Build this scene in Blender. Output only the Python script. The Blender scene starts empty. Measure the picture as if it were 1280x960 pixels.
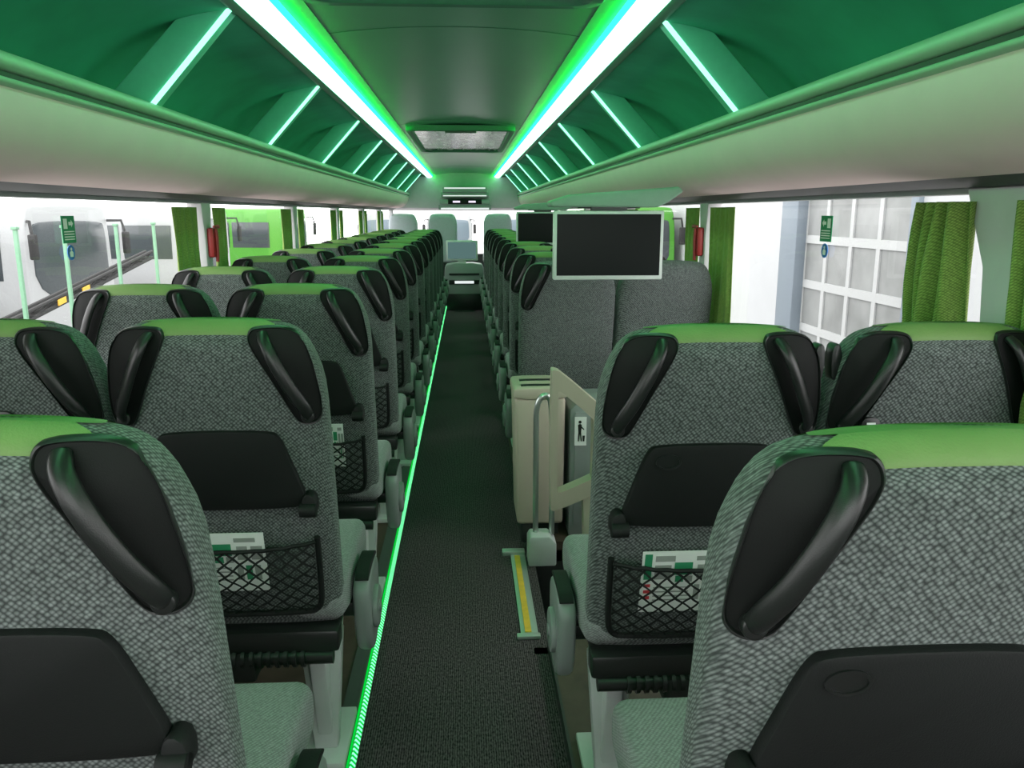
import bpy, bmesh, math, random
from mathutils import Vector
random.seed(4)
H=1.42      # camera height
CX=-0.03    # bus centre line
S=bpy.context.scene
COL=S.collection
S.view_settings.view_transform='Standard'

# ------------------------------------------------------------------ materials
def new_mat(name):
    m=bpy.data.materials.new(name); m.use_nodes=True
    nt=m.node_tree; b=nt.nodes['Principled BSDF']
    return m,nt,b
def mat(name,c,rough=.5,metal=0,noise=0,nscale=40,bump=0,bscale=200,coat=0,emis=None,es=0,spec=.5):
    m,nt,b=new_mat(name)
    b.inputs['Base Color'].default_value=(*c,1); b.inputs['Roughness'].default_value=rough
    b.inputs['Metallic'].default_value=metal; b.inputs['Specular IOR Level'].default_value=spec
    b.inputs['Coat Weight'].default_value=coat
    tc=nt.nodes.new('ShaderNodeTexCoord')
    if noise:
        n=nt.nodes.new('ShaderNodeTexNoise'); n.inputs['Scale'].default_value=nscale; n.inputs['Detail'].default_value=4
        nt.links.new(tc.outputs['Object'],n.inputs['Vector'])
        r=nt.nodes.new('ShaderNodeValToRGB')
        r.color_ramp.elements[0].position=.3; r.color_ramp.elements[1].position=.7
        r.color_ramp.elements[0].color=tuple(x*(1-noise) for x in c)+(1,)
        r.color_ramp.elements[1].color=tuple(min(1,x*(1+noise)) for x in c)+(1,)
        nt.links.new(n.outputs['Fac'],r.inputs['Fac']); nt.links.new(r.outputs['Color'],b.inputs['Base Color'])
    if bump:
        n=nt.nodes.new('ShaderNodeTexNoise'); n.inputs['Scale'].default_value=bscale
        nt.links.new(tc.outputs['Object'],n.inputs['Vector'])
        bp=nt.nodes.new('ShaderNodeBump'); bp.inputs['Strength'].default_value=bump; bp.inputs['Distance'].default_value=.002
        nt.links.new(n.outputs['Fac'],bp.inputs['Height']); nt.links.new(bp.outputs['Normal'],b.inputs['Normal'])
    return m
def emis(name,c,s):
    m=bpy.data.materials.new(name); m.use_nodes=True; nt=m.node_tree; nt.nodes.clear()
    e=nt.nodes.new('ShaderNodeEmission'); o=nt.nodes.new('ShaderNodeOutputMaterial')
    e.inputs[0].default_value=(*c,1); e.inputs[1].default_value=s; nt.links.new(e.outputs[0],o.inputs[0]); return m
def weave(name,dark,light,scale=190,bump=.5,rough=.95,sz=1.35,rnd=.2,mott=.3):
    # flat 2-D dot weave laid in (x+.6y , z+y) so it reads on backs, sides and tops
    m,nt,b=new_mat(name)
    tc=nt.nodes.new('ShaderNodeTexCoord'); sp=nt.nodes.new('ShaderNodeSeparateXYZ'); nt.links.new(tc.outputs['Object'],sp.inputs[0])
    def mth(op,a,bb):
        n=nt.nodes.new('ShaderNodeMath'); n.operation=op
        for i,v in enumerate((a,bb)):
            if isinstance(v,(int,float)): n.inputs[i].default_value=v
            else: nt.links.new(v,n.inputs[i])
        return n.outputs[0]
    u=mth('ADD',sp.outputs['X'],mth('MULTIPLY',sp.outputs['Y'],.6)); v=mth('MULTIPLY',mth('ADD',sp.outputs['Z'],sp.outputs['Y']),sz)
    cb=nt.nodes.new('ShaderNodeCombineXYZ'); nt.links.new(mth('ADD',u,v),cb.inputs[0]); nt.links.new(mth('SUBTRACT',u,v),cb.inputs[1])
    vo=nt.nodes.new('ShaderNodeTexVoronoi'); vo.voronoi_dimensions='2D'; vo.inputs['Scale'].default_value=scale; vo.inputs['Randomness'].default_value=rnd
    nt.links.new(cb.outputs[0],vo.inputs['Vector'])
    r=nt.nodes.new('ShaderNodeValToRGB'); r.color_ramp.elements[0].position=.12; r.color_ramp.elements[1].position=.58
    r.color_ramp.elements[0].color=(*light,1); r.color_ramp.elements[1].color=(*dark,1)
    nt.links.new(vo.outputs['Distance'],r.inputs['Fac'])
    n=nt.nodes.new('ShaderNodeTexNoise'); n.inputs['Scale'].default_value=110; n.inputs['Detail'].default_value=4; nt.links.new(tc.outputs['Object'],n.inputs['Vector'])
    mr=nt.nodes.new('ShaderNodeMapRange'); mr.inputs[1].default_value=.3; mr.inputs[2].default_value=.7; mr.inputs[3].default_value=.35; mr.inputs[4].default_value=1.25
    nt.links.new(n.outputs['Fac'],mr.inputs[0])
    mx=nt.nodes.new('ShaderNodeMix'); mx.data_type='RGBA'; mx.blend_type='MULTIPLY'; mx.inputs['Factor'].default_value=mott
    nt.links.new(r.outputs['Color'],mx.inputs[6]); nt.links.new(mr.outputs[0],mx.inputs[7])
    nt.links.new(mx.outputs[2],b.inputs['Base Color'])
    bp=nt.nodes.new('ShaderNodeBump'); bp.invert=True; bp.inputs['Strength'].default_value=bump; bp.inputs['Distance'].default_value=.0015
    nt.links.new(vo.outputs['Distance'],bp.inputs['Height']); nt.links.new(bp.outputs['Normal'],b.inputs['Normal'])
    b.inputs['Roughness'].default_value=rough; b.inputs['Specular IOR Level'].default_value=.2
    b.inputs['Sheen Weight'].default_value=.12
    return m
M={}
M['fabric']=weave('seat_fabric',(.052,.060,.059),(.225,.250,.245),scale=108,bump=.45,rnd=.32,mott=.6)
M['sunlitfab']=weave('sunlit_seat_fabric',(.42,.46,.50),(.55,.6,.64),scale=125)  # sunlight on the front seats painted into the cloth colour
M['cushion']=weave('cushion_fabric',(.18,.185,.19),(.33,.34,.345),scale=125,bump=.25)
M['leather']=mat('green_leather',(.165,.265,.085),.55,bump=.4,bscale=260,noise=.12,nscale=9,spec=.4)
M['black']=mat('black_plastic',(.014,.015,.015),.34,bump=.12,bscale=700,spec=.5)
M['recess']=mat('black_recess',(.006,.0065,.0065),.65,bump=.15,bscale=700,spec=.25)
M['blackm']=mat('black_matte',(.009,.010,.010),.6,bump=.2,bscale=500,spec=.28)
M['greyp']=mat('grey_plastic',(.24,.265,.26),.4,bump=.1,bscale=500)
M['housing']=mat('housing_grey_green',(.22,.36,.27),.5,noise=.04)
M['alu']=mat('aluminium',(.5,.54,.52),.35,metal=.6)
M['legp']=mat('leg_paint',(.55,.57,.57),.4,noise=.03,nscale=20)
M['woodfl']=mat('plinth_floor',(.07,.045,.034),.6,noise=.3,nscale=12)
M['rackwhite']=mat('rack_white',(.80,.64,.62),.9,bump=.1,bscale=300,noise=.02,nscale=8,spec=.12)
M['lip']=mat('rack_lip',(.34,.56,.38),.4)  # white plastic lip; green light from the strips put into its colour
M['fin']=mat('divider_plastic',(.13,.62,.40),.5,noise=.03)  # green LED light tinted into the divider base colour
M['lining']=mat('rack_lining',(.035,.36,.21),.85,noise=.2,nscale=3,bump=.3,bscale=400)  # grey fabric coloured green for the LED glow falling on it
M['ceil']=mat('ceiling_panel',(.085,.25,.165),.28,noise=.03,nscale=4,bump=.06,bscale=400)  # panel colour carries the green glow of the strips as a tint
M['track']=mat('dark_track',(.06,.065,.065),.5,noise=.05)
M['rail']=mat('rail_green_grey',(.05,.16,.10),.5,noise=.05)
M['seam']=mat('ceiling_seam',(.04,.16,.10),.5,noise=.05)
M['dark']=mat('dark_trim',(.03,.032,.032),.5,noise=.1)
M['wall']=mat('wall_grey',(.16,.17,.17),.8,noise=.1,nscale=30)
M['pillar']=mat('pillar_grey',(.50,.48,.50),.55,noise=.04,nscale=12)
M['curtain']=weave('curtain_green',(.12,.19,.04),(.28,.40,.10),scale=110,bump=.4)
M['beige']=mat('beige_plastic',(.48,.41,.34),.5,noise=.03,nscale=10)
M['steel']=mat('steel_tube',(.6,.63,.62),.28,metal=.85)
M['yellow']=mat('yellow_strip',(.85,.48,.05),.5,noise=.1)
M['white']=mat('white_paper',(.8,.81,.8),.7,noise=.02)
M['greenp']=mat('print_green',(.02,.24,.11),.7,noise=.05)
M['greyprint']=mat('print_grey',(.3,.32,.3),.7,noise=.05)
M['redprint']=mat('print_red',(.55,.04,.05),.5,noise=.05)
M['red']=mat('red_plastic',(.30,.015,.015),.45,noise=.05)
M['blue']=mat('blue_plastic',(.02,.15,.5),.5,noise=.05)
M['screen']=mat('screen_glass',(.006,.008,.008),.35,noise=.05,spec=.15)
M['tvframe']=mat('tv_frame',(.62,.66,.64),.4,noise=.03)
M['ledcore']=emis('led_core',(.42,1,.70),4.0)
M['ledgreen']=emis('led_green',(.004,1,.07),17)
M['finglint']=emis('fin_glint',(.32,1,.66),2.2)  # bright sheen of reflective divider edges, made as a glow; no lamp there
M['litwhite']=emis('lit_white',(.8,.88,.86),1.0)
M['litpurple']=emis('lit_purple',(.85,.78,1),1.2)
M['asphalt']=mat('yard_concrete',(.38,.375,.37),.9,noise=.15,nscale=1)
M['cwhite']=mat('coach_white',(.36,.37,.375),.3,noise=.04)
M['cglass']=mat('coach_glass',(.05,.06,.065),.2,noise=.15)
M['cscreen']=emis('console_screen_glow',(.12,.22,.21),.8)
M['cgreen']=mat('coach_green',(.07,.28,.03),.35,noise=.05)
M['cglassl']=mat('coach_glass_pale',(.12,.16,.19),.3,noise=.1)
M['tyre']=mat('tyre',(.02,.02,.02),.8,noise=.1)
M['bwall']=mat('building_white',(.42,.43,.44),.8,noise=.03,nscale=1)
M['bcol']=mat('building_column',(.17,.205,.24),.6,noise=.05)
M['bpane']=mat('building_pane',(.22,.228,.225),.5,noise=.25,nscale=1.2)
M['bframe']=mat('gate_frame_paint',(.40,.41,.41),.6,noise=.05)
M['post']=mat('yard_post_pale_green',(.16,.33,.21),.6,noise=.05)  # pale green holds a green reflection put into the post colour
def carpet():
    m,nt,b=new_mat('carpet'); tc=nt.nodes.new('ShaderNodeTexCoord'); mp=nt.nodes.new('ShaderNodeMapping'); mp.inputs['Scale'].default_value=(1,.45,1)
    nt.links.new(tc.outputs['Object'],mp.inputs[0])
    n=nt.nodes.new('ShaderNodeTexNoise'); n.inputs['Scale'].default_value=190; n.inputs['Detail'].default_value=3; nt.links.new(mp.outputs[0],n.inputs['Vector'])
    wv=nt.nodes.new('ShaderNodeTexWave'); wv.bands_direction='X'; wv.inputs['Scale'].default_value=48; wv.inputs['Distortion'].default_value=2; wv.inputs['Detail'].default_value=2
    nt.links.new(tc.outputs['Object'],wv.inputs['Vector'])
    mx=nt.nodes.new('ShaderNodeMix'); mx.data_type='FLOAT'; mx.inputs[0].default_value=.22; nt.links.new(n.outputs['Fac'],mx.inputs[2]); nt.links.new(wv.outputs['Fac'],mx.inputs[3])
    r=nt.nodes.new('ShaderNodeValToRGB'); r.color_ramp.elements[0].position=.32; r.color_ramp.elements[1].position=.72
    r.color_ramp.elements[0].color=(.012,.010,.011,1); r.color_ramp.elements[1].color=(.155,.118,.136,1)
    nt.links.new(mx.outputs[0],r.inputs['Fac']); nt.links.new(r.outputs['Color'],b.inputs['Base Color'])
    bp=nt.nodes.new('ShaderNodeBump'); bp.inputs['Strength'].default_value=.8; bp.inputs['Distance'].default_value=.002; nt.links.new(mx.outputs[0],bp.inputs['Height']); nt.links.new(bp.outputs['Normal'],b.inputs['Normal'])
    b.inputs['Roughness'].default_value=.97; b.inputs['Specular IOR Level'].default_value=.08
    return m
M['carpet']=carpet()
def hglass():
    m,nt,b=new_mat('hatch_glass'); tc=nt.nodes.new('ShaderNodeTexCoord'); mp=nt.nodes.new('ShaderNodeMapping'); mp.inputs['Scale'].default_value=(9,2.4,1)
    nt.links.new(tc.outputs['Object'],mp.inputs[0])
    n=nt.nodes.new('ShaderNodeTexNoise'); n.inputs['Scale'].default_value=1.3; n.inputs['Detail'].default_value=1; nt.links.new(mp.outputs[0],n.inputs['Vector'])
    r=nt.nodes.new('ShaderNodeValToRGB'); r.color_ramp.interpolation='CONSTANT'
    for i,(p,c) in enumerate(((0,.01),(.38,.5),(.45,.03),(.53,.9),(.60,.05))):  # hard light and dark bands paint reflections into the glass colour
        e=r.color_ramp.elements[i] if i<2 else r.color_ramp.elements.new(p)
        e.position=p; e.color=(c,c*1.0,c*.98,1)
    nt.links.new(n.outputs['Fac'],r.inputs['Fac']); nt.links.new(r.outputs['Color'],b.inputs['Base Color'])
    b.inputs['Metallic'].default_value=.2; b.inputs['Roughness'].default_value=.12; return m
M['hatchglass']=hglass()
def dotted():
    m=bpy.data.materials.new('floor_led_dots'); m.use_nodes=True; nt=m.node_tree; nt.nodes.clear()
    o=nt.nodes.new('ShaderNodeOutputMaterial'); e=nt.nodes.new('ShaderNodeEmission'); tc=nt.nodes.new('ShaderNodeTexCoord')
    sp=nt.nodes.new('ShaderNodeSeparateXYZ'); nt.links.new(tc.outputs['Object'],sp.inputs[0])
    a=nt.nodes.new('ShaderNodeMath'); a.operation='MULTIPLY'; a.inputs[1].default_value=1/.018
    f=nt.nodes.new('ShaderNodeMath'); f.operation='FRACT'; g=nt.nodes.new('ShaderNodeMath'); g.operation='GREATER_THAN'; g.inputs[1].default_value=.5
    nt.links.new(sp.outputs['Y'],a.inputs[0]); nt.links.new(a.outputs[0],f.inputs[0]); nt.links.new(f.outputs[0],g.inputs[0])
    mx=nt.nodes.new('ShaderNodeMix'); mx.data_type='RGBA'; nt.links.new(g.outputs[0],mx.inputs['Factor'])
    mx.inputs[6].default_value=(.0,.55,.06,1); mx.inputs[7].default_value=(.35,1.8,.75,1)
    nt.links.new(mx.outputs[2],e.inputs[0]); e.inputs[1].default_value=1.1; nt.links.new(e.outputs[0],o.inputs[0]); return m
M['leddots']=dotted()
M['ledthin']=emis('floor_led_thin',(.0,.9,.06),.7)
def glass():
    m=bpy.data.materials.new('window_glass'); m.use_nodes=True; nt=m.node_tree; nt.nodes.clear()
    o=nt.nodes.new('ShaderNodeOutputMaterial'); t=nt.nodes.new('ShaderNodeBsdfTransparent'); t.inputs[0].default_value=(.95,.97,.96,1)
    g=nt.nodes.new('ShaderNodeBsdfGlossy'); g.inputs['Roughness'].default_value=.02
    mx=nt.nodes.new('ShaderNodeMixShader'); lw=nt.nodes.new('ShaderNodeLayerWeight'); lw.inputs[0].default_value=.25
    ml=nt.nodes.new('ShaderNodeMath'); ml.operation='MULTIPLY'; ml.inputs[1].default_value=.22
    nt.links.new(lw.outputs['Facing'],ml.inputs[0])
    nt.links.new(ml.outputs[0],mx.inputs[0]); nt.links.new(t.outputs[0],mx.inputs[1]); nt.links.new(g.outputs[0],mx.inputs[2]); nt.links.new(mx.outputs[0],o.inputs[0]); return m
M['glass']=glass()

# ------------------------------------------------------------------ mesh helpers
def finish(bm,name,mats,smooth=True,ang=35):
    me=bpy.data.meshes.new(name)
    bmesh.ops.recalc_face_normals(bm,faces=bm.faces[:])
    bm.to_mesh(me); bm.free()
    for k in (mats if isinstance(mats,(list,tuple)) else [mats]): me.materials.append(M[k])
    if smooth:
        for p in me.polygons: p.use_smooth=True
        me.set_sharp_from_angle(angle=math.radians(ang))
    return me
def obj(me,name=None,parent=None,loc=(0,0,0),rot=(0,0,0),**props):
    o=bpy.data.objects.new(name or me.name,me); COL.objects.link(o); o.location=loc; o.rotation_euler=rot
    if parent: o.parent=parent
    for k,v in props.items(): o[k]=v
    return o
def empty(name,loc=(0,0,0),rot=(0,0,0),**props):
    o=bpy.data.objects.new(name,None); COL.objects.link(o); o.location=loc; o.rotation_euler=rot; o.empty_display_size=.1
    for k,v in props.items(): o[k]=v
    return o
def add_prism(bm,pts,axis,a0,a1,mi=0,bevel=0,seg=2):
    def P(p,a):
        return {'x':(a,p[0],p[1]),'y':(p[0],a,p[1]),'z':(p[0],p[1],a)}[axis]
    A=[bm.verts.new(P(p,a0)) for p in pts]; B=[bm.verts.new(P(p,a1)) for p in pts]
    fs=[bm.faces.new(A),bm.faces.new(B[::-1])]
    n=len(pts)
    for i in range(n):
        fs.append(bm.faces.new((A[i],B[i],B[(i+1)%n],A[(i+1)%n])))
    for f in fs: f.material_index=mi
    if bevel:
        bmesh.ops.recalc_face_normals(bm,faces=fs)
        es=set(e for f in fs for e in f.edges)
        es=[e for e in es if len(e.link_faces)==2 and e.calc_face_angle(0)>.6]
        r=bmesh.ops.bevel(bm,geom=es,offset=bevel,segments=seg,affect='EDGES',profile=.5,clamp_overlap=True)
        for f in r['faces']: f.material_index=mi
def add_box(bm,x0,x1,y0,y1,z0,z1,mi=0,bevel=0,seg=2):
    add_prism(bm,[(x0,y0),(x1,y0),(x1,y1),(x0,y1)],'z',z0,z1,mi,bevel,seg)
def prism(name,pts,axis,a0,a1,m,bevel=0,seg=2):
    bm=bmesh.new(); add_prism(bm,pts,axis,a0,a1,0,bevel,seg); return finish(bm,name,m)
def box(name,x0,x1,y0,y1,z0,z1,m,bevel=0,seg=2):
    bm=bmesh.new(); add_box(bm,x0,x1,y0,y1,z0,z1,0,bevel,seg); return finish(bm,name,m)
def chaikin(p,n=2,closed=True):
    for _ in range(n):
        q=[]; L=len(p)
        for i in range(L if closed else L-1):
            a=p[i]; b=p[(i+1)%L]
            q.append(tuple(.75*u+.25*v for u,v in zip(a,b))); q.append(tuple(.25*u+.75*v for u,v in zip(a,b)))
        if not closed: q=[p[0]]+q+[p[-1]]
        p=q
    return p
def add_tube(bm,path,rad,seg=10,mi=0,flat=1.0,cap=True):
    n=len(path); rings=[]
    if not hasattr(rad,'__len__'): rad=[rad]*n
    path=[Vector(p) for p in path]
    ref=None
    for i in range(n):
        t=(path[min(i+1,n-1)]-path[max(i-1,0)]).normalized()
        if ref is None:
            ref=Vector((0,1,0)) if abs(t.y)<.8 else Vector((0,0,1))
        a=(ref-t*ref.dot(t)).normalized(); b=t.cross(a); ref=a
        rings.append([bm.verts.new(path[i]+a*math.cos(2*math.pi*k/seg)*rad[i]*flat+b*math.sin(2*math.pi*k/seg)*rad[i]) for k in range(seg)])
    for i in range(n-1):
        for k in range(seg):
            f=bm.faces.new((rings[i][k],rings[i][(k+1)%seg],rings[i+1][(k+1)%seg],rings[i+1][k])); f.material_index=mi
    if cap:
        for r in (rings[0],rings[-1]):
            f=bm.faces.new(r); f.material_index=mi
def add_disc(bm,c,axis,r,h,seg=24,mi=0,bevel=0):
    pts=[(r*math.cos(2*math.pi*k/seg),r*math.sin(2*math.pi*k/seg)) for k in range(seg)]
    i={'x':(1,2),'y':(0,2),'z':(0,1)}[axis]; j={'x':0,'y':1,'z':2}[axis]
    add_prism(bm,[(c[i[0]]+p[0],c[i[1]]+p[1]) for p in pts],axis,c[j]-h/2,c[j]+h/2,mi,bevel)
def interp(keys,z):
    if z<=keys[0][0]: return keys[0][1]
    for (a,va),(b,vb) in zip(keys,keys[1:]):
        if z<=b:
            t=(z-a)/(b-a); return va+(vb-va)*t
    return keys[-1][1]

# ------------------------------------------------------------------ seat meshes (origin at the floor, facing +Y)
WK=[(.45,.205),(.47,.216),(.5,.221),(.8,.223),(1.0,.224),(1.06,.223),(1.11,.215),(1.15,.202),(1.18,.188),(1.2,.170),(1.207,.14)]
TK=[(.45,.06),(.47,.085),(.5,.10),(.8,.11),(1.0,.118),(1.1,.125),(1.14,.122),(1.165,.112),(1.19,.08),(1.2,.055),(1.207,.02)]
NE=3.8
def ymid(z): return .2*(1.2-z)+.062
def sy(x,z,off=0):
    w=interp(WK,z); T=interp(TK,z); r=min(abs(x)/w,.985)
    return ymid(z)-T/2*(1-r**NE)**(1/NE)-off
def ring(z,off=0,N=56):
    w=interp(WK,z)+off; T=interp(TK,z)/2+off; out=[]
    for k in range(N):
        a=2*math.pi*(k+.5)/N; c=math.cos(a); s=math.sin(a)
        x=w*math.copysign(abs(c)**(2/NE),c); y=ymid(z)+T*math.copysign(abs(s)**(2/NE),s)
        q=max(0,min(1,(z-.95)/.25)); zz=z-.35*x*x*q*q+off*(1 if z>1.19 else 0)
        out.append((x,y,zz,abs(c)**(2/NE)))
    return out
def backrest(m='fabric'):
    bm=bmesh.new(); zs=[.45,.458,.47,.5,.56,.64,.72,.8,.88,.96,1.02,1.07,1.105,1.13,1.15,1.165,1.18,1.19,1.196,1.202,1.207]
    R=[[bm.verts.new(p[:3]) for p in ring(z)] for z in zs]; N=len(R[0])
    for a,b in zip(R,R[1:]):
        for k in range(N): bm.faces.new((a[k],a[(k+1)%N],b[(k+1)%N],b[k]))
    bm.faces.new(R[0]); bm.faces.new(R[-1])
    return finish(bm,'backrest',m,ang=60)
def cap():
    bm=bmesh.new(); zs=[1.179,1.182,1.186,1.19,1.196,1.202,1.207]
    raw=[ring(z,(.0003 if i==0 else .0018)) for i,z in enumerate(zs)]
    R=[[bm.verts.new(p[:3]) for p in r] for r in raw]; N=len(R[0])
    for a,b in zip(R,R[1:]):
        for k in range(N):
            if raw[0][k][3]<.84 and raw[0][(k+1)%N][3]<.84:
                bm.faces.new((a[k],a[(k+1)%N],b[(k+1)%N],b[k]))
    bm.faces.new(R[-1])
    for v in [v for v in bm.verts if not v.link_faces]: bm.verts.remove(v)
    return finish(bm,'headrest_cap','leather',ang=60)
def handle(side):
    bm=bmesh.new()
    base=[(.082,1.168),(.083,1.187),(.096,1.196),(.155,1.196),(.184,1.182),(.200,1.15),(.2155,1.06),(.2185,1.008),(.213,.988),(.196,.978),(.176,.980),(.163,.994),(.125,1.080),(.100,1.13)]
    out=chaikin(base,2)
    cx=sum(p[0] for p in out)/len(out); cz=sum(p[1] for p in out)/len(out)
    prev=None
    for n_,(sc,of) in enumerate(((1.0,-.001),(.992,.006),(.978,.008),(.958,.0073),(.94,.0035),(.6,.0032),(.3,.0032))):
        cur=[]
        for (x,z) in out:
            X=cx+(x-cx)*sc; Z=cz+(z-cz)*sc
            xx=min(X,interp(WK,Z)*.965)
            cur.append(bm.verts.new((side*(xx+(max(of,0)*.3 if xx>.19 else 0)),sy(xx,Z,of),Z)))
        if prev:
            for k in range(len(out)):
                f=bm.faces.new((prev[k],prev[(k+1)%len(out)],cur[(k+1)%len(out)],cur[k])); f.material_index=1 if n_>=4 else 0
        prev=cur
    f=bm.faces.new(prev); f.material_index=1
    pth=chaikin([(.112,1.182,.003),(.118,1.170,.018),(.141,1.12,.028),(.167,1.062,.029),(.187,1.022,.022),(.191,1.006,.014),(.191,.998,.003)],2,False)
    pp=[(side*x,sy(min(x,.19),z,o),z) for x,z,o in pth]
    n=len(pp); rr=[.009+.0050*math.sin(math.pi*i/(n-1))**.5 for i in range(n)]
    add_tube(bm,pp,rr,14,0,.65)
    add_disc(bm,(side*.189,sy(.189,1.0,.007),1.0),'y',.014,.016,20,0,.002)
    return finish(bm,'grab_handle',['black','recess'],ang=50)
def table():
    bm=bmesh.new()
    h=chaikin([(-.168,.782),(.168,.782),(.172,.81),(.150,.88),(.128,.955),(.108,.970),(-.108,.970),(-.128,.955),(-.150,.88),(-.172,.81)],2)
    add_prism(bm,h,'y',-.012,.012,0,.004)
    for v in bm.verts: v.co.y+=.2*(1.2-v.co.z)
    for s in (-1,1):
        x0=s*.162; x1=s*.194
        add_prism(bm,chaikin([(min(x0,x1),.767),(max(x0,x1),.767),(max(x0,x1),.81),(x0+s*.014,.825),(min(x0,x1),.81)],1),'y',.055,.095,0,.004)
        add_disc(bm,(s*.176,.058,.785),'x',.016,.036,18,0,.002)
    return finish(bm,'folding_table','blackm')
def cup(side):
    bm=bmesh.new()
    pts=[(side*.085+.026*math.cos(2*math.pi*k/24),.934+.017*math.sin(2*math.pi*k/24)) for k in range(24)]
    inn=[(side*.085+.022*math.cos(2*math.pi*k/24),.934+.0135*math.sin(2*math.pi*k/24)) for k in range(24)]
    y=lambda z,o:.2*(1.2-z)-.0125-o
    A=[bm.verts.new((x,y(z,0),z)) for x,z in pts]; B=[bm.verts.new((x,y(z,.003),z)) for x,z in pts]
    C=[bm.verts.new((x,y(z,.003),z)) for x,z in inn]; D=[bm.verts.new((x,y(z,.0003),z)) for x,z in inn]
    for a,b in ((A,B),(B,C),(C,D)):
        for k in range(24): bm.faces.new((a[k],a[(k+1)%24],b[(k+1)%24],b[k]))
    bm.faces.new(D)
    return finish(bm,'cup_ring','black')
def net():
    bm=bmesh.new(); x1=.180; z0=.52
    def top(x): return .700-.018*(1-(x/.18)**2)      # sagging elastic
    def P(x,z): 
        bul=.032*max(0,1-(x/.2)**4)*max(0,min(1,(top(x)+.03-z)/.09))*max(0,min(1,(z-z0+.03)/.06))
        return (x+.0012*math.sin(z*170),.2*(1.2-z)-.004-bul-.012,z+.0012*math.sin(x*150))
    d=.0275; w=.0030
    for sg in (1,-1):
        c=-1.2
        while c<1.6:
            n=60; prev=None
            for i in range(n+1):
                x=-x1+2*x1*i/n; z=z0+sg*x*.8+c
                if z0-.001<=z<=top(x):
                    a=bm.verts.new(P(x,z+w)); b=bm.verts.new(P(x,z-w))
                    if prev: bm.faces.new((prev[0],prev[1],b,a))
                    prev=(a,b)
                else: prev=None
            c+=d
    for v in [v for v in bm.verts if not v.link_faces]: bm.verts.remove(v)
    fr=[(-.186,.71),(-.185,.56),(-.178,.518),(-.15,.506),(.15,.506),(.178,.518),(.185,.56),(.186,.71)]
    fr=chaikin(fr,2,False)
    add_tube(bm,[(x,.2*(1.2-z)-.010,z) for x,z in fr],.007,8)
    add_tube(bm,[P(-.183+.366*i/16,top(-.183+.366*i/16)) for i in range(17)],.0045,6)
    return finish(bm,'net_pocket','blackm',smooth=False)
def cushion():
    bm=bmesh.new()
    add_prism(bm,chaikin([(.16,.44),(.16,.54),(.22,.556),(.45,.565),(.58,.562),(.62,.53),(.62,.47),(.58,.435)],1),'x',-.226,.226,0,.035,4)
    return finish(bm,'seat_cushion','cushion',ang=60)
def frame():
    bm=bmesh.new()
    add_box(bm,-.2,.2,.17,.56,.395,.442,0,.008)
    add_box(bm,-.215,.215,.13,.19,.40,.455,0,.008)
    add_tube(bm,[(-.20,.14,.385),(.20,.14,.385)],.018,12)
    for i in range(14): add_disc(bm,(-.13+.02*i,.14,.385),'x',.024,.009,12)
    add_box(bm,-.05,.02,.12,.2,.33,.4,0,.01)
    return finish(bm,'seat_frame','black')
def leg(side):
    bm=bmesh.new()
    x=side*.15
    add_prism(bm,[(x-.055,.395),(x-.03,.06),(x+.03,.06),(x+.055,.395)],'y',.24,.28,0,.006)
    add_prism(bm,[(.17,.395),(.25,.06),(.36,.06),(.52,.395)],'x',x-.02,x+.02,0,.006)
    add_box(bm,x-.055,x+.055,.18,.42,.042,.062,0,.004)
    return finish(bm,'seat_leg','legp')
def arm(side):
    bm=bmesh.new()
    o=chaikin([(.245,.46),(.255,.505),(.30,.527),(.40,.527),(.455,.505),(.465,.46),(.455,.38),(.43,.315),(.36,.285),(.30,.30),(.26,.36)],2)
    x0,x1=sorted((side*.232,side*.276)); add_prism(bm,o,'x',x0,x1,0,.016,3)
    x0,x1=sorted((side*.19,side*.24)); add_box(bm,x0,x1,.30,.38,.40,.44,1,.006)
    return finish(bm,'armrest',['greyp','black'],ang=50)
def armpad(side):
    bm=bmesh.new()
    o=chaikin([(.262,.512),(.275,.526),(.30,.535),(.40,.535),(.44,.522),(.452,.508),(.41,.518),(.30,.518)],2)
    x0,x1=sorted((side*.238,side*.272)); add_prism(bm,o,'x',x0,x1,0,.006,3)
    return finish(bm,'armrest_pad','blackm',ang=50)
def armdisc(side):
    bm=bmesh.new()
    add_disc(bm,(side*.280,.34,.41),'x',.055,.018,28,0,.005); add_disc(bm,(side*.290,.34,.41),'x',.016,.006,16)
    return finish(bm,'pivot_disc','greyp')
def usb():
    bm=bmesh.new(); y=sy(.0,1.0)
    add_prism(bm,chaikin([(-.02,.985),(.02,.985),(.02,1.022),(-.02,1.022)],2),'y',y-.012,y+.01,0,.002)
    for d in (-.007,.007): add_box(bm,-.009,.009,y-.0135,y-.0115,1.003+d-.002,1.003+d+.002,1)
    return finish(bm,'usb_socket',['black','white'])
def belt(side):
    bm=bmesh.new()
    add_prism(bm,chaikin([(side*.198,1.10),(side*.219,1.09),(side*.224,1.14),(side*.218,1.17),(side*.202,1.165)],1),'y',.05,.085,0,.006)
    return finish(bm,'belt_guide','black')
ME=dict(back=backrest(),backP=backrest('sunlitfab'),cap=cap(),hL=handle(-1),hR=handle(1),table=table(),cupL=cup(-1),net=net(),cush=cushion(),frame=frame(),
        legP=leg(1),legN=leg(-1),armP=arm(1),armN=arm(-1),padP=armpad(1),padN=armpad(-1),dP=armdisc(1),dN=armdisc(-1),usb=usb(),bP=belt(1),bN=belt(-1))
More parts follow.
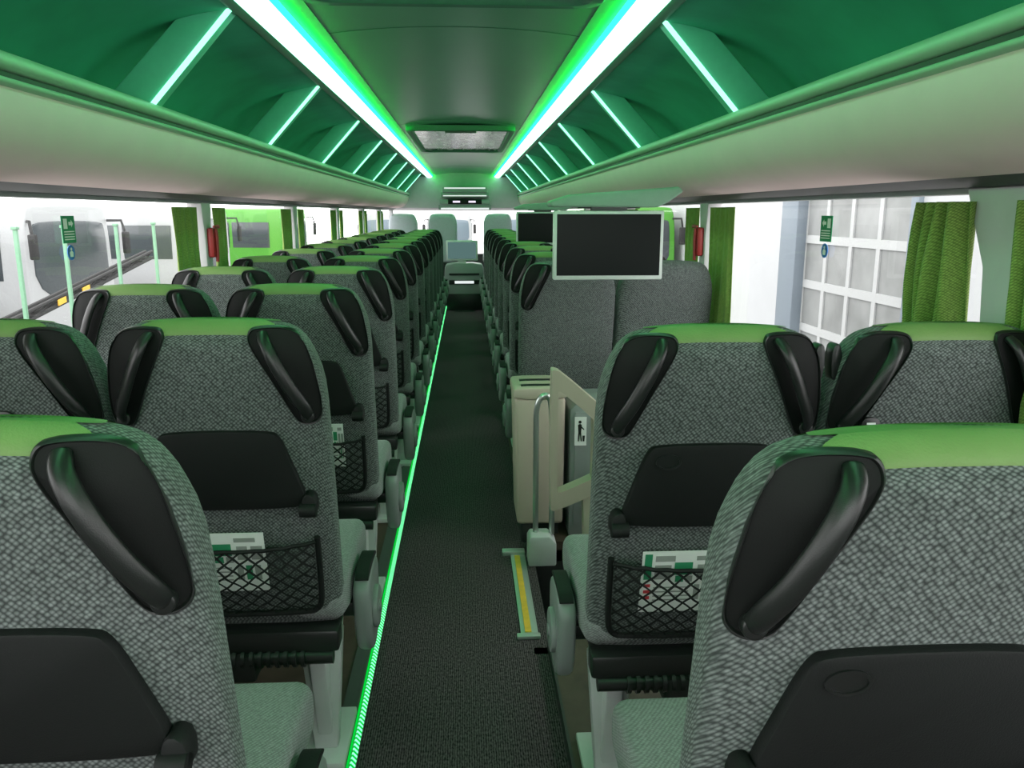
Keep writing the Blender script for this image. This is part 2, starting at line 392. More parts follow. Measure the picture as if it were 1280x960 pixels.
def seat(x,y,side,aisle,row,plain=False):
    where='on the aisle' if aisle else 'beside the window'
    if plain: lab='grey fabric coach seat with plain back '+where
    else: lab='grey woven coach seat, green leather top, '+where
    r=empty('coach_seat',(x,y,0),label=lab,category='seat',group='rows of coach seats')
    def p(k,**kw):
        return obj(ME[k],ME[k].name.split('.')[0],r,**kw)
    b=p('back'); p('cush'); p('frame')
    if not plain: p('cap'); p('hL'); p('hR')
    elif aisle: p('hL')
    p('legP' if (side>0)==aisle else 'legN')
    if not plain:
        t=p('table'); n=p('net')
        if side<0: obj(ME['cupL'],'cup_ring',t)
        if side<0 and row<2: p('bP' if aisle else 'bN')
    if aisle:
        a=p('armP' if side>0 else 'armN',label='grey plastic armrest')
        obj(ME['padP' if side>0 else 'padN'],'armrest_pad',a); obj(ME['dP' if side>0 else 'dN'],'pivot_disc',a)
    elif row<6 and not plain:
        u=p('usb'); u.location.x=.03 if side>0 else -.14
    return r
XA,XW=.497,.952
for k in range(13):
    y=.79+.825*k
    seat(CX-XA,y,1,True,k); seat(CX-XW,y,1,False,k)
for k in range(2):
    seat(CX+XA+.016,.70+.765*k,-1,True,k); seat(CX+XW+.018,.70+.765*k,-1,False,k)
for k in range(10):
    y=3.61+.82*k
    seat(CX+XA,y,-1,True,k+3,plain=(k==0)); seat(CX+XW,y,-1,False,k+3,plain=(k==0))
for x in (-.975,-.36,.50):
    r=empty('coach_seat',(x,12.7,.20),label='coach seat coloured pale for sunlight, on raised platform',category='seat',group='pale seats by the windscreen')
    obj(ME['backP'],'backrest',r); obj(ME['cush'],'seat_cushion',r); obj(ME['frame'],'seat_frame',r); obj(ME['legP'],'seat_leg',r,loc=(0,0,-.042))

def leaflet(x,y,u0,u1,zt,ang=0,lab='white safety leaflet with green panels in net pocket'):
    bm=bmesh.new(); w=u1-u0; h=.155
    add_box(bm,0,w,0,.002,0,h,0)
    def q(a,b,c,d,mi): add_box(bm,a*w,b*w,-.0008,0,c*h,d*h,mi)
    q(.03,.12,.55,.96,1); q(.16,.40,.84,.93,2)
    q(.16,.36,.55,.78,3); q(.40,.62,.62,.82,1); q(.42,.52,.50,.60,1); q(.55,.63,.50,.60,3)
    q(.68,.80,.55,.78,3); q(.84,.97,.55,.78,3); q(.66,.9,.85,.92,2)
    for i in range(4): q(.16,.6,.40-.07*i,.42-.07*i,2)
    for i in range(3): q(.66+.1*i,.73+.1*i,.2,.45,1 if i%2 else 2)
    for i in range(3): q(.04,.12,.42-.1*i,.47-.1*i,4)
    me=finish(bm,'safety_leaflet',['white','greenp','greyprint','greyprint','redprint'],smooth=False)
    z0=zt-h
    obj(me,'safety_leaflet',None,(x+u0,y+.2*(1.2-z0)-.018,z0),(math.radians(11.3),ang,0),label=lab,category='leaflet',group='leaflets in seat pockets')
leaflet(CX-XA,.79+.825,-.125,.07,.730)
leaflet(CX+XA,.70+.765,-.105,.07,.730)
leaflet(CX-XA,.79+1.65,.07,.125,.76,lab='narrow white leaflet with bus picture in net pocket')

# ------------------------------------------------------------------ shell
Y0,Y1=-1.3,14.8
YC=14.0
def st(me,name): return obj(me,name,kind='structure')
st(box('floor',CX-.30,CX+.30,Y0,Y1,-.05,0,'carpet'),'floor')
st(box('floor',-1.28,CX-.30,Y0,Y1,-.05,.04,'woodfl'),'floor.001')
st(box('floor',CX+.285,1.22,Y0,2.42,-.05,.04,'woodfl'),'floor.002')
st(box('floor',CX+.285,1.22,3.2,Y1,-.05,.04,'woodfl'),'floor.003')
st(box('floor',CX+.25,1.22,2.40,3.24,-.45,-.4,'carpet'),'floor.004')
st(box('floor',-1.25,1.19,12.5,Y1,.04,.20,'dark'),'floor.006')
st(box('trim',CX+.284,CX+.292,Y0,2.42,0,.042,'dark'),'trim_20')
bm=bmesh.new(); add_box(bm,CX+.24,1.2,2.38,2.42,-.42,.0); add_box(bm,CX+.24,1.2,3.2,3.24,-.42,0); add_box(bm,CX+.24,CX+.285,2.42,3.2,-.42,-.002)
st(finish(bm,'trim','dark'),'trim_21')
bm=bmesh.new(); add_prism(bm,[(CX-.335,.04),(CX-.335,.048),(CX-.295,.044),(CX-.274,.02),(CX-.274,0),(CX-.30,0),(CX-.30,.04)],'y',Y0,12.2,0)
edg=obj(finish(bm,'step_edging','track'),'floor_light_strip',label='dark step edging with green LED line along aisle',category='light strip')
bm=bmesh.new(); add_prism(bm,[(CX-.284,.034),(CX-.273,.0215),(CX-.271,.0235),(CX-.281,.036)],'y',Y0,12.2,0)
obj(finish(bm,'led_line','leddots',smooth=False),'led_line',edg)
bm=bmesh.new(); add_prism(bm,[(CX-.291,.0405),(CX-.287,.037),(CX-.285,.039),(CX-.289,.0425)],'y',Y0,12.2,0)
obj(finish(bm,'led_line','ledthin',smooth=False),'led_line',edg)

XL,XR=-1.25,1.19
for nm,x0,x1 in (('wall_left',XL-.05,XL),('wall_right',XR,XR+.05)):
    bm=bmesh.new(); add_box(bm,x0,x1,Y0,Y1,-.45,.82); add_box(bm,x0,x1,Y0,Y1,1.475,2.2)
    st(finish(bm,nm,'wall'),nm)
PYL=[-.25,1.76,3.97,6.0,8.0,10.0,12.0,14.0]
PYR=[-.25,1.70]+PYL[2:]
n=0
for sx,xx,PY in ((-1,XL,PYL),(1,XR,PYR)):
    for i,py in enumerate(PY):
        n+=1; bm=bmesh.new()
        x0,x1=(xx-.05,xx+.02) if sx<0 else (xx-.02,xx+.05)
        if sx>0 and i==1:   # wide slanted pillar
            add_prism(bm,[(py-.09,.82),(py-.0,.82),(py+.05,1.30),(py+.14,1.476),(py-.12,1.476),(py-.07,1.30)],'x',x0-.015,x1,0,.008)
        else:
            hw=.05
            add_prism(bm,[(py-hw,.82),(py+hw,.82),(py+hw*.9,1.30),(py+hw*1.5,1.476),(py-hw*1.5,1.476),(py-hw*.9,1.30)],'x',x0,x1,0,.008)
        st(finish(bm,'trim','pillar'),'trim_%d'%n)
    bm=bmesh.new()
    x0,x1=(xx-.03,xx+.02) if sx<0 else (xx-.02,xx+.03)
    add_box(bm,x0,x1,Y0,Y1,.79,.83,0,.008)
    n+=1; st(finish(bm,'trim','pillar'),'trim_%d'%n)
    bm=bmesh.new(); add_box(bm,x0,x1,Y0,Y1,1.462,1.478,0,.004)
    n+=1; st(finish(bm,'trim','greyp'),'trim_%d'%n)
w=0
def pane(pts):
    bm=bmesh.new(); bm.faces.new([bm.verts.new(p) for p in pts]); return finish(bm,'window','glass',smooth=False)
for sx,xx,PY in ((-1,XL-.03,PYL),(1,XR+.03,PYR)):
    for a,b in zip(PY,PY[1:]):
        w+=1; st(pane([(xx,a+.05,.82),(xx,b-.05,.82),(xx,b-.05,1.476),(xx,a+.05,1.476)]),'window_%d'%w)
bm=bmesh.new(); add_box(bm,-1.3,1.24,Y0-.05,Y0,-.05,.95); add_box(bm,-1.3,1.24,Y0-.05,Y0,1.9,2.2)
st(finish(bm,'wall_back','wall'),'wall_back')
w+=1; st(pane([(-1.28,Y0-.02,.95),(1.22,Y0-.02,.95),(1.22,Y0-.02,1.9),(-1.28,Y0-.02,1.9)]),'window_%d'%w)
def C(s,side): return CX+side*s
bm=bmesh.new()
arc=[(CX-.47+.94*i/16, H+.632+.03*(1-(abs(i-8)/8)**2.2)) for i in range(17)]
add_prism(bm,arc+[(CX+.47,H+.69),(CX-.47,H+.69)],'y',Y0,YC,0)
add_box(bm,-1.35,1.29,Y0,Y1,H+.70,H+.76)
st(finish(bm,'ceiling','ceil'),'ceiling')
for i,y in enumerate((3.12,6.2,9.2,12)):
    bm=bmesh.new(); a2=[(x,z-.001) for x,z in arc]
    add_prism(bm,a2+[(x,z+.004) for x,z in arc[::-1]],'y',y,y+.008,0)
    st(finish(bm,'trim','seam'),'trim_%d'%(40+i))
for side,nm in ((-1,'left'),(1,'right')):
    bm=bmesh.new()
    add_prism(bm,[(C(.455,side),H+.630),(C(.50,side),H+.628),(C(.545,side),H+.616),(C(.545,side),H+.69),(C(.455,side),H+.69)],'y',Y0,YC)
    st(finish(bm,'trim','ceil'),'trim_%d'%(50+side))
    led=empty('ceiling_light_strip',(0,0,0),label='long glowing green-white LED strip along the ceiling',category='light strip')
    bm=bmesh.new(); add_prism(bm,chaikin([(C(.522,side),H+.602),(C(.540,side),H+.582),(C(.580,side),H+.574),(C(.612,side),H+.581),(C(.622,side),H+.600),(C(.622,side),H+.62),(C(.530,side),H+.62)],1),'y',Y0,YC)
    obj(finish(bm,'diffuser','ledcore'),'diffuser',led)
    bm=bmesh.new(); add_prism(bm,[(C(.514,side),H+.609),(C(.518,side),H+.594),(C(.528,side),H+.597),(C(.530,side),H+.615),(C(.516,side),H+.615)],'y',Y0,YC)
    obj(finish(bm,'green_edge_light','ledgreen'),'green_edge_light',led)
    bm=bmesh.new(); add_prism(bm,[(C(.623,side),H+.592),(C(.655,side),H+.590),(C(.675,side),H+.60),(C(.675,side),H+.66),(C(.623,side),H+.66)],'y',Y0,YC,0,.003)
    obj(finish(bm,'mounting_rail','rail'),'mounting_rail',led)
    rk=empty('luggage_rack',(C(1.1,side),0,H),label='cream overhead luggage rack along the windows, lit green',category='luggage rack')
    inv=Vector((C(1.1,side),0,H))
    def rp(name,me):
        o=obj(me,name,rk); o.location=-inv; return o
    bel=chaikin([(.934,.284),(.928,.25),(.938,.20),(.968,.145),(1.015,.105),(1.075,.084),(1.20,.072),(1.2,.10),(1.06,.125),(1.0,.18),(.965,.25),(.965,.284)],2)
    rp('rack_panel',prism('rack_panel',[(C(s,side),H+z) for s,z in bel],'y',Y0,YC,'rackwhite'))
    lip=chaikin([(.908,.298),(.908,.318),(.930,.334),(.985,.326),(.985,.292),(.93,.288)],2)
    rp('rack_lip',prism('rack_lip',[(C(s,side),H+z) for s,z in lip],'y',Y0,YC,'lip'))
    rp('rack_seal',prism('rack_seal',[(C(s,side),H+z) for s,z in [(.924,.276),(.924,.288),(.96,.292),(.96,.276)]],'y',Y0,YC,'dark'))
    lip2=chaikin([(.916,.262),(.916,.277),(.95,.280),(.95,.255)],2)
    rp('rack_lip',prism('rack_lip',[(C(s,side),H+z) for s,z in lip2],'y',Y0,YC,'lip'))
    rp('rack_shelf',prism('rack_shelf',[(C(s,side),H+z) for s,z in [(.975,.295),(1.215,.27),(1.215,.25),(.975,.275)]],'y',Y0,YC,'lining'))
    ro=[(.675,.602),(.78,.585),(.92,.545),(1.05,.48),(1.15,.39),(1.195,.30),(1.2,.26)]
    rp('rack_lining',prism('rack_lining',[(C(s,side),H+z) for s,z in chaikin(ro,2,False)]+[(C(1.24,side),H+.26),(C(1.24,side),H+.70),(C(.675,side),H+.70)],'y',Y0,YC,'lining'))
    rp('service_channel',prism('service_channel',[(C(s,side),H+z) for s,z in [(1.14,.079),(1.23,.072),(1.23,.057),(1.18,.057)]],'y',Y0,YC,'dark'))
    for k in range(8):
        y=(2.64 if side<0 else 2.72)+1.5*k
        bm=bmesh.new()
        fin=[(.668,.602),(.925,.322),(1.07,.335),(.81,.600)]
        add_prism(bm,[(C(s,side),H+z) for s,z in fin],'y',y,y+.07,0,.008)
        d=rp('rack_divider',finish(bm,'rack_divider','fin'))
        bm=bmesh.new()
        e=[(.668,.600),(.924,.321),(.934,.326),(.678,.606)]
        add_prism(bm,[(C(s,side),H+z) for s,z in e],'y',y-.004,y+.012,0)
        o=obj(finish(bm,'edge_glint','finglint'),'edge_glint',d)  # glowing strip stands in for the shine along the divider edge
def hatch(y0,y1,hw,lab,gm,fm):
    r=empty('roof_hatch',(CX,(y0+y1)/2,H+.62),label=lab,category='roof hatch')
    hy=(y1-y0)/2
    def rr(hx,hy,r,n=8):
        p=[]
        for cx,cy,a0 in ((hx-r,hy-r,0),(-hx+r,hy-r,90),(-hx+r,-hy+r,180),(hx-r,-hy+r,270)):
            for i in range(n+1):
                a=math.radians(a0+90*i/n); p.append((cx+r*math.cos(a),cy+r*math.sin(a)))
        return p
    O=rr(hw,hy,.08); I=rr(hw-.05,hy-.05,.05); N=len(O)
    bm=bmesh.new()
    def L(P,z): return [bm.verts.new((x,y,z)) for x,y in P]
    a=L(O,.03); b=L(O,-.006); c=L(rr(hw-.008,hy-.008,.075),-.012); d=L(rr(hw-.042,hy-.042,.055),-.012); e=L(I,.0); f=L(I,.02)
    for p,q in ((a,b),(b,c),(c,d),(d,e),(e,f)):
        for k in range(N): bm.faces.new((p[k],p[(k+1)%N],q[(k+1)%N],q[k]))
    obj(finish(bm,'hatch_frame',fm),'hatch_frame',r)
    bm=bmesh.new(); bm.faces.new([bm.verts.new((x,y,.008)) for x,y in I])
    obj(finish(bm,'hatch_panel',gm,smooth=False),'hatch_panel',r)
    bm=bmesh.new(); add_box(bm,-.12,.12,-hy+.02,-hy+.05,-.025,-.008,0,.005)
    obj(finish(bm,'hatch_handle','track'),'hatch_handle',r)
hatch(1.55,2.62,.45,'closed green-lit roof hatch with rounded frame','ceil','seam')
hatch(6.35,8.6,.42,'glazed roof hatch with slim frame and painted silver reflections','hatchglass','rail')

def curtain(x,y0,y1,z0,z1,lab,waves=5,amp=.013,flare=0,sx=1):
    bm=bmesh.new(); nu=waves*12; nv=18; g=[]
    for j in range(nv+1):
        t=j/nv; row=[]
        for i in range(nu+1):
            u=i/nu; a=amp*(.75+.25*t); k=1+flare*(t**1.5)+flare*.5*math.sin(t*6)
            yy=y0+(y1-y0)*u*k+ .01*math.sin(u*9+t*4)
            xx=x+a*math.sin(2*math.pi*waves*u+.9*math.sin(t*3+u*5))*(.75+.25*math.sin(u*13+t*2))
            row.append(bm.verts.new((xx,yy,z1+(z0-z1)*t)))
        g.append(row)
    for j in range(nv):
        for i in range(nu): bm.faces.new((g[j][i],g[j][i+1],g[j+1][i+1],g[j+1][i]))
    me=finish(bm,'curtain','curtain',ang=180)
    o=obj(me,'curtain',label=lab,category='curtain',group='window curtains')
    md=o.modifiers.new('s','SOLIDIFY'); md.thickness=.002
lb='pleated green fabric curtain gathered beside a window pillar'
for sx in (-1,1):
    x=XL+.014 if sx<0 else XR-.014
    for i,py in enumerate((PYL if sx<0 else PYR)[1:-1]):
        if sx>0 and i==0:
            curtain(XR-.055,py+.085,py+.26,.84,1.445,lb,5,.040,.22); curtain(XR-.055,py-.36,py-.105,.84,1.445,lb,5,.035); continue
        curtain(x,py-.45,py-.12,.84,1.445,lb,5,.011); curtain(x,py+.10,py+.32,.84,1.445,lb,4,.011)
for x in (XL+.035,XR-.035):
    r=empty('emergency_hammer',(x,3.97,1.3),label='red emergency hammer holder on window pillar',category='emergency hammer')
    s=1 if x>0 else -1
    bm=bmesh.new(); add_box(bm,-.016,.016,-.028,.028,-.09,.05,0,.01); obj(finish(bm,'holder','red'),'holder',r)
    bm=bmesh.new(); add_tube(bm,[(-s*.02,0,-.11),(-s*.022,0,.0),(-s*.02,0,.045)],[.008,.010,.009],10); add_tube(bm,[(-s*.022,-.035,.055),(-s*.022,.035,.055)],[.005,.010],10)
    obj(finish(bm,'hammer','red'),'hammer',r)
for x,y,s in ((XL-.018,2.68,-1),(XR+.018,2.67,1)):
    r=empty('window_sticker',(x,y,H-.05),label='green emergency exit sticker on window glass',category='sticker')
    r.scale=(1,.85,.9)
    bm=bmesh.new(); add_box(bm,-.001,.001,-.05,.05,-.05,.045); obj(finish(bm,'green_panel','greenp',smooth=False),'green_panel',r)
    bm=bmesh.new(); q=-s*.0018
    def pl(pts): bm.faces.new([bm.verts.new((q,a,b)) for a,b in pts])
    pl([(-.04,.0),(-.01,.0),(-.01,.035),(-.04,.035)]); pl([(.0,.012),(.02,.012),(.02,.004),(.036,.018),(.02,.032),(.02,.024),(.0,.024)])
    for i in range(4): pl([(-.04,-.012-.009*i),(.04,-.012-.009*i),(.04,-.008-.009*i),(-.04,-.008-.009*i)])
    obj(finish(bm,'pictogram','white',smooth=False),'pictogram',r)
    r2=empty('window_sticker',(x,y,H-.125),label='round blue belt sticker on window glass',category='sticker')
    bm=bmesh.new(); add_disc(bm,(0,0,0),'x',.024,.002,28); obj(finish(bm,'blue_disc','blue',smooth=False),'blue_disc',r2)
    bm=bmesh.new(); pl([(-.010,-.014),(.010,-.014),(.012,.0),(.005,.005),(-.005,.005),(-.012,.0)]); add_disc(bm,(q,0,.011),'x',.005,.001,12)
    obj(finish(bm,'pictogram','white',smooth=False),'pictogram',r2)

def tv(x0,x1,y,z0,z1,lab):
    xc=(x0+x1)/2
    r=empty('ceiling_monitor',(xc,y,z1+.06),label=lab,category='monitor')
    w=(x1-x0)/2; h=z1-z0
    bm=bmesh.new(); T=-.06
    b=.013
    add_box(bm,-w,w,0,.035,T-h,T,0,.006)
    obj(finish(bm,'monitor_case','tvframe'),'monitor_case',r)
    bm=bmesh.new(); add_box(bm,-w+b,w-b,-.002,.0,T-h+b*1.3,T-b)
    obj(finish(bm,'screen','screen',smooth=False),'screen',r)
    bm=bmesh.new(); add_box(bm,-.07,.07,.0,.03,T,-.03,0,.004); add_tube(bm,[(-.12,.015,-.04),(.12,.015,-.04)],.012,12)
    obj(finish(bm,'hinge','track'),'hinge',r)
    bm=bmesh.new()
    add_prism(bm,[(-w-.01,-.046),(w-.03,-.048),(w+.01,-.030),(w+.07,.012),(w+.05,.03),(w*.5,.018),(-w*.7,.0),(-w-.015,-.025)],'y',-.01,.14,0,.008,3)
    obj(finish(bm,'monitor_housing','housing'),'monitor_housing',r)
tv(.335,.762,3.1,1.165,1.428,'black flat monitor with silver frame under rack')
tv(.41,.84,6.6,1.165,1.428,'distant black flat monitor hanging under rack')

# ------------------------------------------------------------------ stairwell things
r=empty('waste_bin',(.30,3.39,0),label='tall beige waste bin with two slots in lid',category='bin')
bm=bmesh.new()
add_prism(bm,[(-.093,.10),(.105,.10),(.11,.66),(-.105,.66)],'y',-.14,.13,0,.015,3)
obj(finish(bm,'bin_body','beige'),'bin_body',r)
bm=bmesh.new(); add_box(bm,-.07,.09,-.10,.10,0,.105,0,.006); obj(finish(bm,'bin_base','dark'),'bin_base',r)
bm=bmesh.new(); add_prism(bm,chaikin([(-.11,.655),(.115,.655),(.115,.69),(.10,.705),(-.098,.705),(-.11,.69)],1),'y',-.145,.135,0,.006,3)
obj(finish(bm,'bin_lid','beige'),'bin_lid',r)
bm=bmesh.new(); add_box(bm,-.075,.08,-.10,-.06,.700,.7065,0,.003); add_box(bm,-.075,.08,.01,.05,.700,.7065,0,.003)
obj(finish(bm,'bin_slot','black'),'bin_slot',r)
r=empty('side_cabinet',(.56,3.36,0),label='grey stairwell cabinet behind handrail',category='cabinet')
bm=bmesh.new(); add_prism(bm,[(-.13,.04),(.12,.04),(.12,.64),(-.10,.64),(-.13,.61)],'y',-.11,.17,0,.01); obj(finish(bm,'cabinet_body','greyp'),'cabinet_body',r)
bm=bmesh.new(); add_box(bm,-.11,.10,-.118,-.108,.1,.60,0,.003); obj(finish(bm,'cabinet_door','greyp'),'cabinet_door',r,)
r=empty('litter_sign',(.470,3.236,.515),label='white litter sign with black person and bin pictogram',category='sign')
bm=bmesh.new(); add_box(bm,-.022,.028,-.002,.002,-.058,.066); obj(finish(bm,'sign_plate','white',smooth=False),'sign_plate',r)
bm=bmesh.new(); k=.72
def kk(l): return [(a*k,b*k) for a,b in l]
add_disc(bm,(.0,-.003,.062*k),'y',.009*k,.001,14); add_prism(bm,kk([(-.009,.0),(.007,.0),(.010,.045),(.0,.052),(-.012,.044)]),'y',-.0035,-.0025)
add_prism(bm,kk([(-.009,.0),(-.012,-.055),(-.006,-.055),(0,-.01),(.006,-.055),(.012,-.055),(.007,0)]),'y',-.0035,-.0025)
add_prism(bm,kk([(.008,.038),(.026,.018),(.023,.014),(.006,.028)]),'y',-.0035,-.0025); add_prism(bm,kk([(.015,-.02),(.03,-.02),(.027,-.055),(.018,-.055)]),'y',-.0035,-.0025)
obj(finish(bm,'pictogram','black',smooth=False),'pictogram',r)
r=empty('stair_handrail',(.295,3.10,0),label='brushed metal grab rail on white foot at stair',category='handrail')
bm=bmesh.new(); add_prism(bm,[(-.055,0),(.06,0),(.06,.10),(.03,.13),(-.045,.13),(-.055,.11)],'y',-.06,.04,0,.008); obj(finish(bm,'rail_foot','legp'),'rail_foot',r)
bm=bmesh.new(); add_tube(bm,chaikin([(-.022,0,.12),(-.022,0,.55),(-.022,0,.68),(.02,0,.72),(.045,0,.66),(.045,0,.12)],3,False),.0115,14); obj(finish(bm,'rail_tube','steel'),'rail_tube',r)
r=empty('stair_guard',(.36,2.82,-.4),label='beige angular stair guard frame',category='stair guard')
bm=bmesh.new()
def rim(o,i_,y0,y1):
    n=len(o); R=[[bm.verts.new((x,y,z+.4)) for x,z in P] for P,y in ((o,y0),(o,y1),(i_,y1),(i_,y0))]
    for a in range(4):
        A=R[a]; B=R[(a+1)%4]
        for k in range(n): bm.faces.new((A[k],A[(k+1)%n],B[(k+1)%n],B[k]))
o=chaikin([(-.060,.865),(-.052,.872),(-.025,.862),(.145,.715),(.150,.700),(.150,.43),(.145,.415),(-.045,.335),(-.060,.345)],1)
i_=chaikin([(-.036,.79),(-.032,.793),(-.020,.788),(.092,.690),(.096,.680),(.096,.465),(.092,.458),(-.030,.405),(-.036,.412)],1)
rim(o,i_,-.03,.035)
add_prism(bm,[(.06,.84),(.14,.84),(.13,.0),(.09,.0)],'y',-.02,.025,0,.006)
obj(finish(bm,'guard_frame','beige',ang=30),'guard_frame',r)
r=empty('step_edge',(.198,2.85,0),label='grey step edge with yellow warning strip',category='step edging')
bm=bmesh.new(); add_box(bm,-.025,.035,-.36,.33,0,.006,0,.001); add_box(bm,-.04,.04,-.38,-.355,0,.014,0,.003); add_box(bm,-.06,.035,.30,.34,0,.02,0,.003)
obj(finish(bm,'edge_profile','alu'),'edge_profile',r)
bm=bmesh.new(); add_box(bm,-.010,.012,-.34,.29,.0055,.009); obj(finish(bm,'warning_strip','yellow',smooth=False),'warning_strip',r)

# ------------------------------------------------------------------ front of coach
bm=bmesh.new(); add_prism(bm,[(YC,H+.30),(YC+.05,H+.08),(YC+.25,H+.04),(Y1,H+.04),(Y1,H+.76),(YC,H+.66)],'x',-1.28,1.22,0,.0)
st(finish(bm,'wall_front','pillar'),'wall_front')
bm=bmesh.new(); add_box(bm,-1.28,1.22,14.5,14.8,-.4,.70,0,.0); st(finish(bm,'wall_front','dark'),'wall_front.001')
w+=1; st(pane([(-1.28,14.7,.70),(1.22,14.7,.70),(1.22,14.7,1.47),(-1.28,14.7,1.47)]),'window_%d'%w)
r=empty('overhead_console',(CX+.02,13.72,H+.22),label='layered overhead console with pale bars and small lit display',category='console')
bm=bmesh.new()
for zz,hw_,d_ in ((-.17,.44,.0),(-.09,.42,.02),(.03,.40,.0),(.11,.37,.03)):
    add_box(bm,-hw_,hw_,-.03-d_,.25,zz,zz+.085,0,.012)
obj(finish(bm,'console_body','greyp'),'console_body',r)
bm=bmesh.new(); add_box(bm,-.34,.34,-.068,-.058,.17,.19,0,.003); add_box(bm,-.40,.40,-.04,-.028,-.165,-.14,0,.003); add_box(bm,-.36,.36,-.04,-.028,.05,.065,0,.003)
obj(finish(bm,'pale_bar','litwhite'),'pale_bar',r)
bm=bmesh.new(); add_prism(bm,[(-.28,-.08),(.28,-.08),(.28,.0),(-.28,.0)],'y',-.060,-.04,0,.004)
obj(finish(bm,'display','screen'),'display',r)
bm=bmesh.new()
for x,l in ((-.20,.12),(.06,.12)): add_box(bm,x,x+l,-.064,-.058,-.055,-.025)
obj(finish(bm,'display_symbols','litpurple',smooth=False),'display_symbols',r)
r=empty('front_console',(CX,11.75,0),label='dark grey centre console at the end of aisle',category='console')
bm=bmesh.new(); add_prism(bm,chaikin([(-.29,0),(.29,0),(.29,.62),(.25,.70),(-.25,.70),(-.29,.62)],1),'y',0,.4,0,.015); obj(finish(bm,'console_body','greyp'),'console_body',r)
bm=bmesh.new(); add_box(bm,-.22,.22,-.012,.0,.40,.46,0,.004); add_box(bm,-.26,.26,-.012,0,.02,.26,0,.004); add_box(bm,-.22,.22,-.012,0,.53,.56,0,.004); obj(finish(bm,'vent_panel','black'),'vent_panel',r)
bm=bmesh.new(); add_box(bm,-.14,.14,-.016,-.011,.41,.45); obj(finish(bm,'lit_sign','litwhite',smooth=False),'lit_sign',r)
r=empty('console_monitor',(CX-.03,11.80,.70),label='small grey monitor on centre console',category='monitor')
bm=bmesh.new(); add_box(bm,-.23,.23,0,.04,.04,.33,0,.008); add_box(bm,-.06,.06,.02,.06,.0,.05); obj(finish(bm,'monitor_case','tvframe'),'monitor_case',r)
bm=bmesh.new(); add_box(bm,-.205,.205,-.003,0,.065,.305); obj(finish(bm,'screen','cscreen',smooth=False),'screen',r)

# ------------------------------------------------------------------ outside
st(box('ground',-60,60,-40,90,-1.75,-1.7,'asphalt'),'floor.005')
def coach(loc,rot,L,paint,lab,hh=3.3,gl='cglass'):
    r=empty('parked_coach',loc,(0,0,math.radians(rot)),label=lab,category='coach')
    bm=bmesh.new(); prof=chaikin([(-1.25,.35),(1.25,.35),(1.27,2.0),(1.2,hh-.1),(1.0,hh),(-1.0,hh),(-1.2,hh-.1),(-1.27,2.0)],2)
    add_prism(bm,prof,'y',0,L,0,.12,3); obj(finish(bm,'coach_body',paint),'coach_body',r)
    bm=bmesh.new()
    for s in (-1,1):
        nb=int(L/1.7)
        for i in range(nb):
            a=.6+i*(L-1)/nb; x0,x1=sorted((s*1.24,s*1.275)); add_box(bm,x0,x1,a,a+(L-1)/nb-.12,1.75,hh-.55,0,.02)
    obj(finish(bm,'side_window',gl),'side_window',r)
    bm=bmesh.new(); add_prism(bm,chaikin([(-1.08,1.3),(1.08,1.3),(1.08,hh-.5),(.95,hh-.35),(-.95,hh-.35),(-1.08,hh-.5)],2),'y',-.03,.05,0,.02); obj(finish(bm,'windscreen',gl),'windscreen',r)
    bm=bmesh.new()
    for s in (-1,1):
        add_tube(bm,[(s*1.15,-.02,hh-.35),(s*1.35,-.25,hh-.35),(s*1.38,-.30,hh-.6)],.03,8); add_box(bm,s*1.38-.09,s*1.38+.09,-.36,-.26,hh-1.1,hh-.6,0,.03)
    obj(finish(bm,'wing_mirror','tyre'),'wing_mirror',r)
    for s in (-1,1):
        for y in (2.0,L-2.6):
            bm=bmesh.new(); add_disc(bm,(s*1.12,y,.5),'x',.5,.3,28,0,.04); add_disc(bm,(s*1.24,y,.5),'x',.25,.08,20,1,.02); obj(finish(bm,'wheel',['tyre','alu']),'wheel',r)
    bm=bmesh.new()
    for s in (-1,1): add_box(bm,s*.95-.15,s*.95+.15,-.04,.03,.65,.85,0,.02)
    obj(finish(bm,'headlamp','cglassl'),'headlamp',r)
G=-1.7
coach((-9.5,12.5,G),75,11,'cwhite','white parked coach seen from its front corner')
coach((-8.5,18,G),75,11,'cwhite','white parked coach with grey windows')
coach((-8.0,26,G),80,11,'cwhite','white parked coach further along the yard')
coach((-7.0,34,G),80,11,'cgreen','green and white parked coach in the yard')
coach((5.0,24,G),0,11,'cgreen','bright green parked coach beside building')
coach((-16,11,G),80,11,'cwhite','white parked coach standing behind the others')
for x,l in ((-4.4,'white coach parked ahead facing, pale windscreen'),(-.9,'white coach parked ahead, rounded roof'),(2.6,'white coach parked ahead beside another')):
    coach((x,45,G),0,10,'cwhite',l,hh=3.1,gl='cglassl')
r=empty('crane_boom',(-5.2,8.4,G),label='slim black crane arm with small yellow part',category='crane')
bm=bmesh.new()
A=Vector((0,-1.6,1.55)); B=Vector((0,5.2,2.45))
for dx,dz in ((-.05,-.05),(.05,-.05),(-.05,.05),(.05,.05)): add_tube(bm,[A+Vector((dx,0,dz)),B+Vector((dx,0,dz))],.026,8)
N=20
for i in range(N):
    p=A.lerp(B,i/N); q=A.lerp(B,(i+1)/N); s=1 if i%2 else -1
    for dx in (-.05,.05): add_tube(bm,[p+Vector((dx,0,-.05*s)),q+Vector((dx,0,.05*s))],.014,6)
obj(finish(bm,'lattice','tyre'),'lattice',r)
bm=bmesh.new()
for a_,b_ in ((.52,.55),(.62,.65)):
    p=A.lerp(B,a_); q=A.lerp(B,b_); add_prism(bm,[(p.y,p.z-.04),(q.y,q.z-.04),(q.y,q.z+.03),(p.y,p.z+.03)],'x',.077,.09)
obj(finish(bm,'yellow_plate','yellow'),'yellow_plate',r)
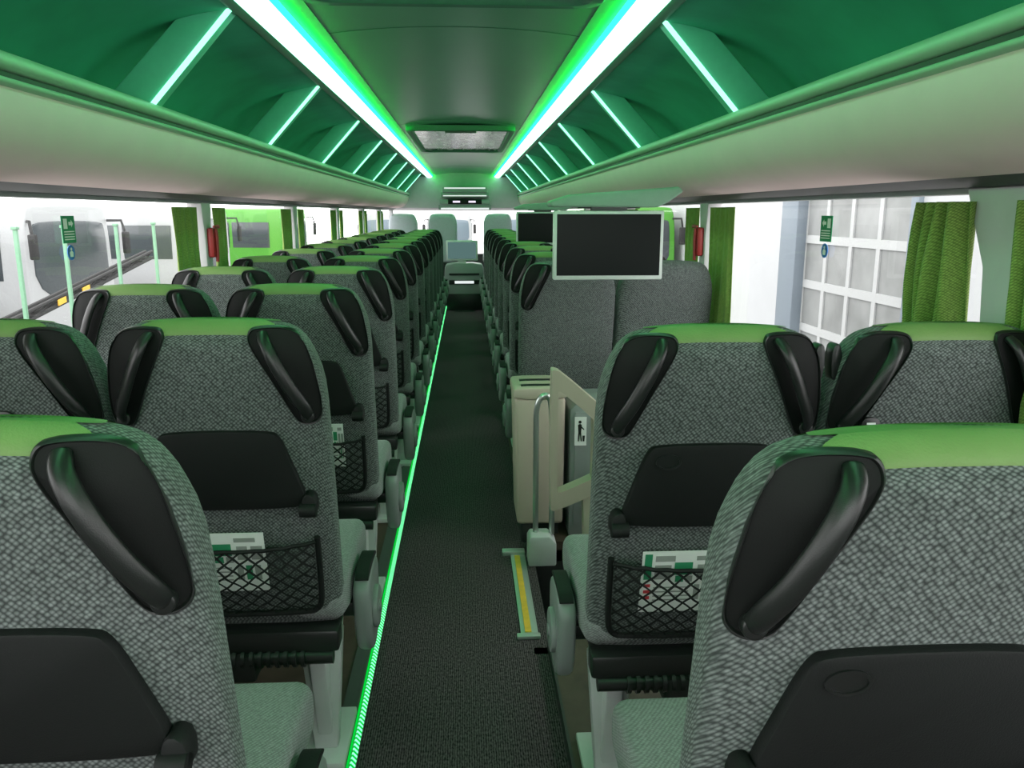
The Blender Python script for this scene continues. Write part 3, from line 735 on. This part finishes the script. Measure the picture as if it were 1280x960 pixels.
bm=bmesh.new(); add_box(bm,-.4,.3,-1.4,-.2,.0,1.5,0,.1); obj(finish(bm,'boom_support','tyre'),'boom_support',r)
for px,py in ((-4.6,8.6),(-4.6,9.6),(-4.6,11.0),(-4.6,12.3)):
    r=empty('yard_post',(px,py,G),label='slender pale green yard post with flat cap',category='post',group='yard posts')
    bm=bmesh.new(); add_box(bm,-.02,.02,-.02,.02,0,2.95,0,.006); add_box(bm,-.08,.08,-.08,.08,0,.03); obj(finish(bm,'post_shaft','post'),'post_shaft',r)
    bm=bmesh.new(); add_box(bm,-.03,.03,-.03,.03,2.95,2.98,0,.005); obj(finish(bm,'post_cap','post'),'post_cap',r)
bm=bmesh.new(); add_box(bm,6.5,7.2,4,11.6,G,5.5); add_box(bm,6.5,7.2,15.6,40,G,5.5); add_box(bm,6.5,7.2,11.6,15.6,2.5,5.5)
r=obj(finish(bm,'workshop_building','bwall'),'workshop_building',label='white industrial workshop building with glazed gate',category='building')
bm=bmesh.new(); add_box(bm,6.38,6.6,15.4,16.2,G,5.5,0,.02); add_box(bm,6.42,6.6,11.3,11.5,G,2.8,0,.02); obj(finish(bm,'column','bcol'),'column',r)
bm=bmesh.new()
for i in range(6): add_box(bm,6.58,6.615,11.6,15.6,G+i*.85,G+i*.85+.15)
for i in range(5): add_box(bm,6.579,6.615,11.6+i*.95,11.72+i*.95,G,2.6)
obj(finish(bm,'gate_frame','bframe',smooth=False),'gate_frame',r)
bm=bmesh.new(); add_box(bm,6.61,6.65,11.6,15.6,G,2.6); obj(finish(bm,'gate_glass','bpane'),'gate_glass',r)

W=bpy.data.worlds.new('World'); S.world=W; W.use_nodes=True
bg=W.node_tree.nodes['Background']; bg.inputs[0].default_value=(1,.98,.985,1); bg.inputs[1].default_value=4.5

cam=bpy.data.cameras.new('Camera'); cam.lens=28.125; cam.sensor_width=36; cam.clip_start=.02; cam.clip_end=300
co=bpy.data.objects.new('Camera',cam); COL.objects.link(co); co.location=(0,0,H)
co.rotation_euler=(math.radians(90-12.08),0,math.radians(-3.245)); S.camera=co
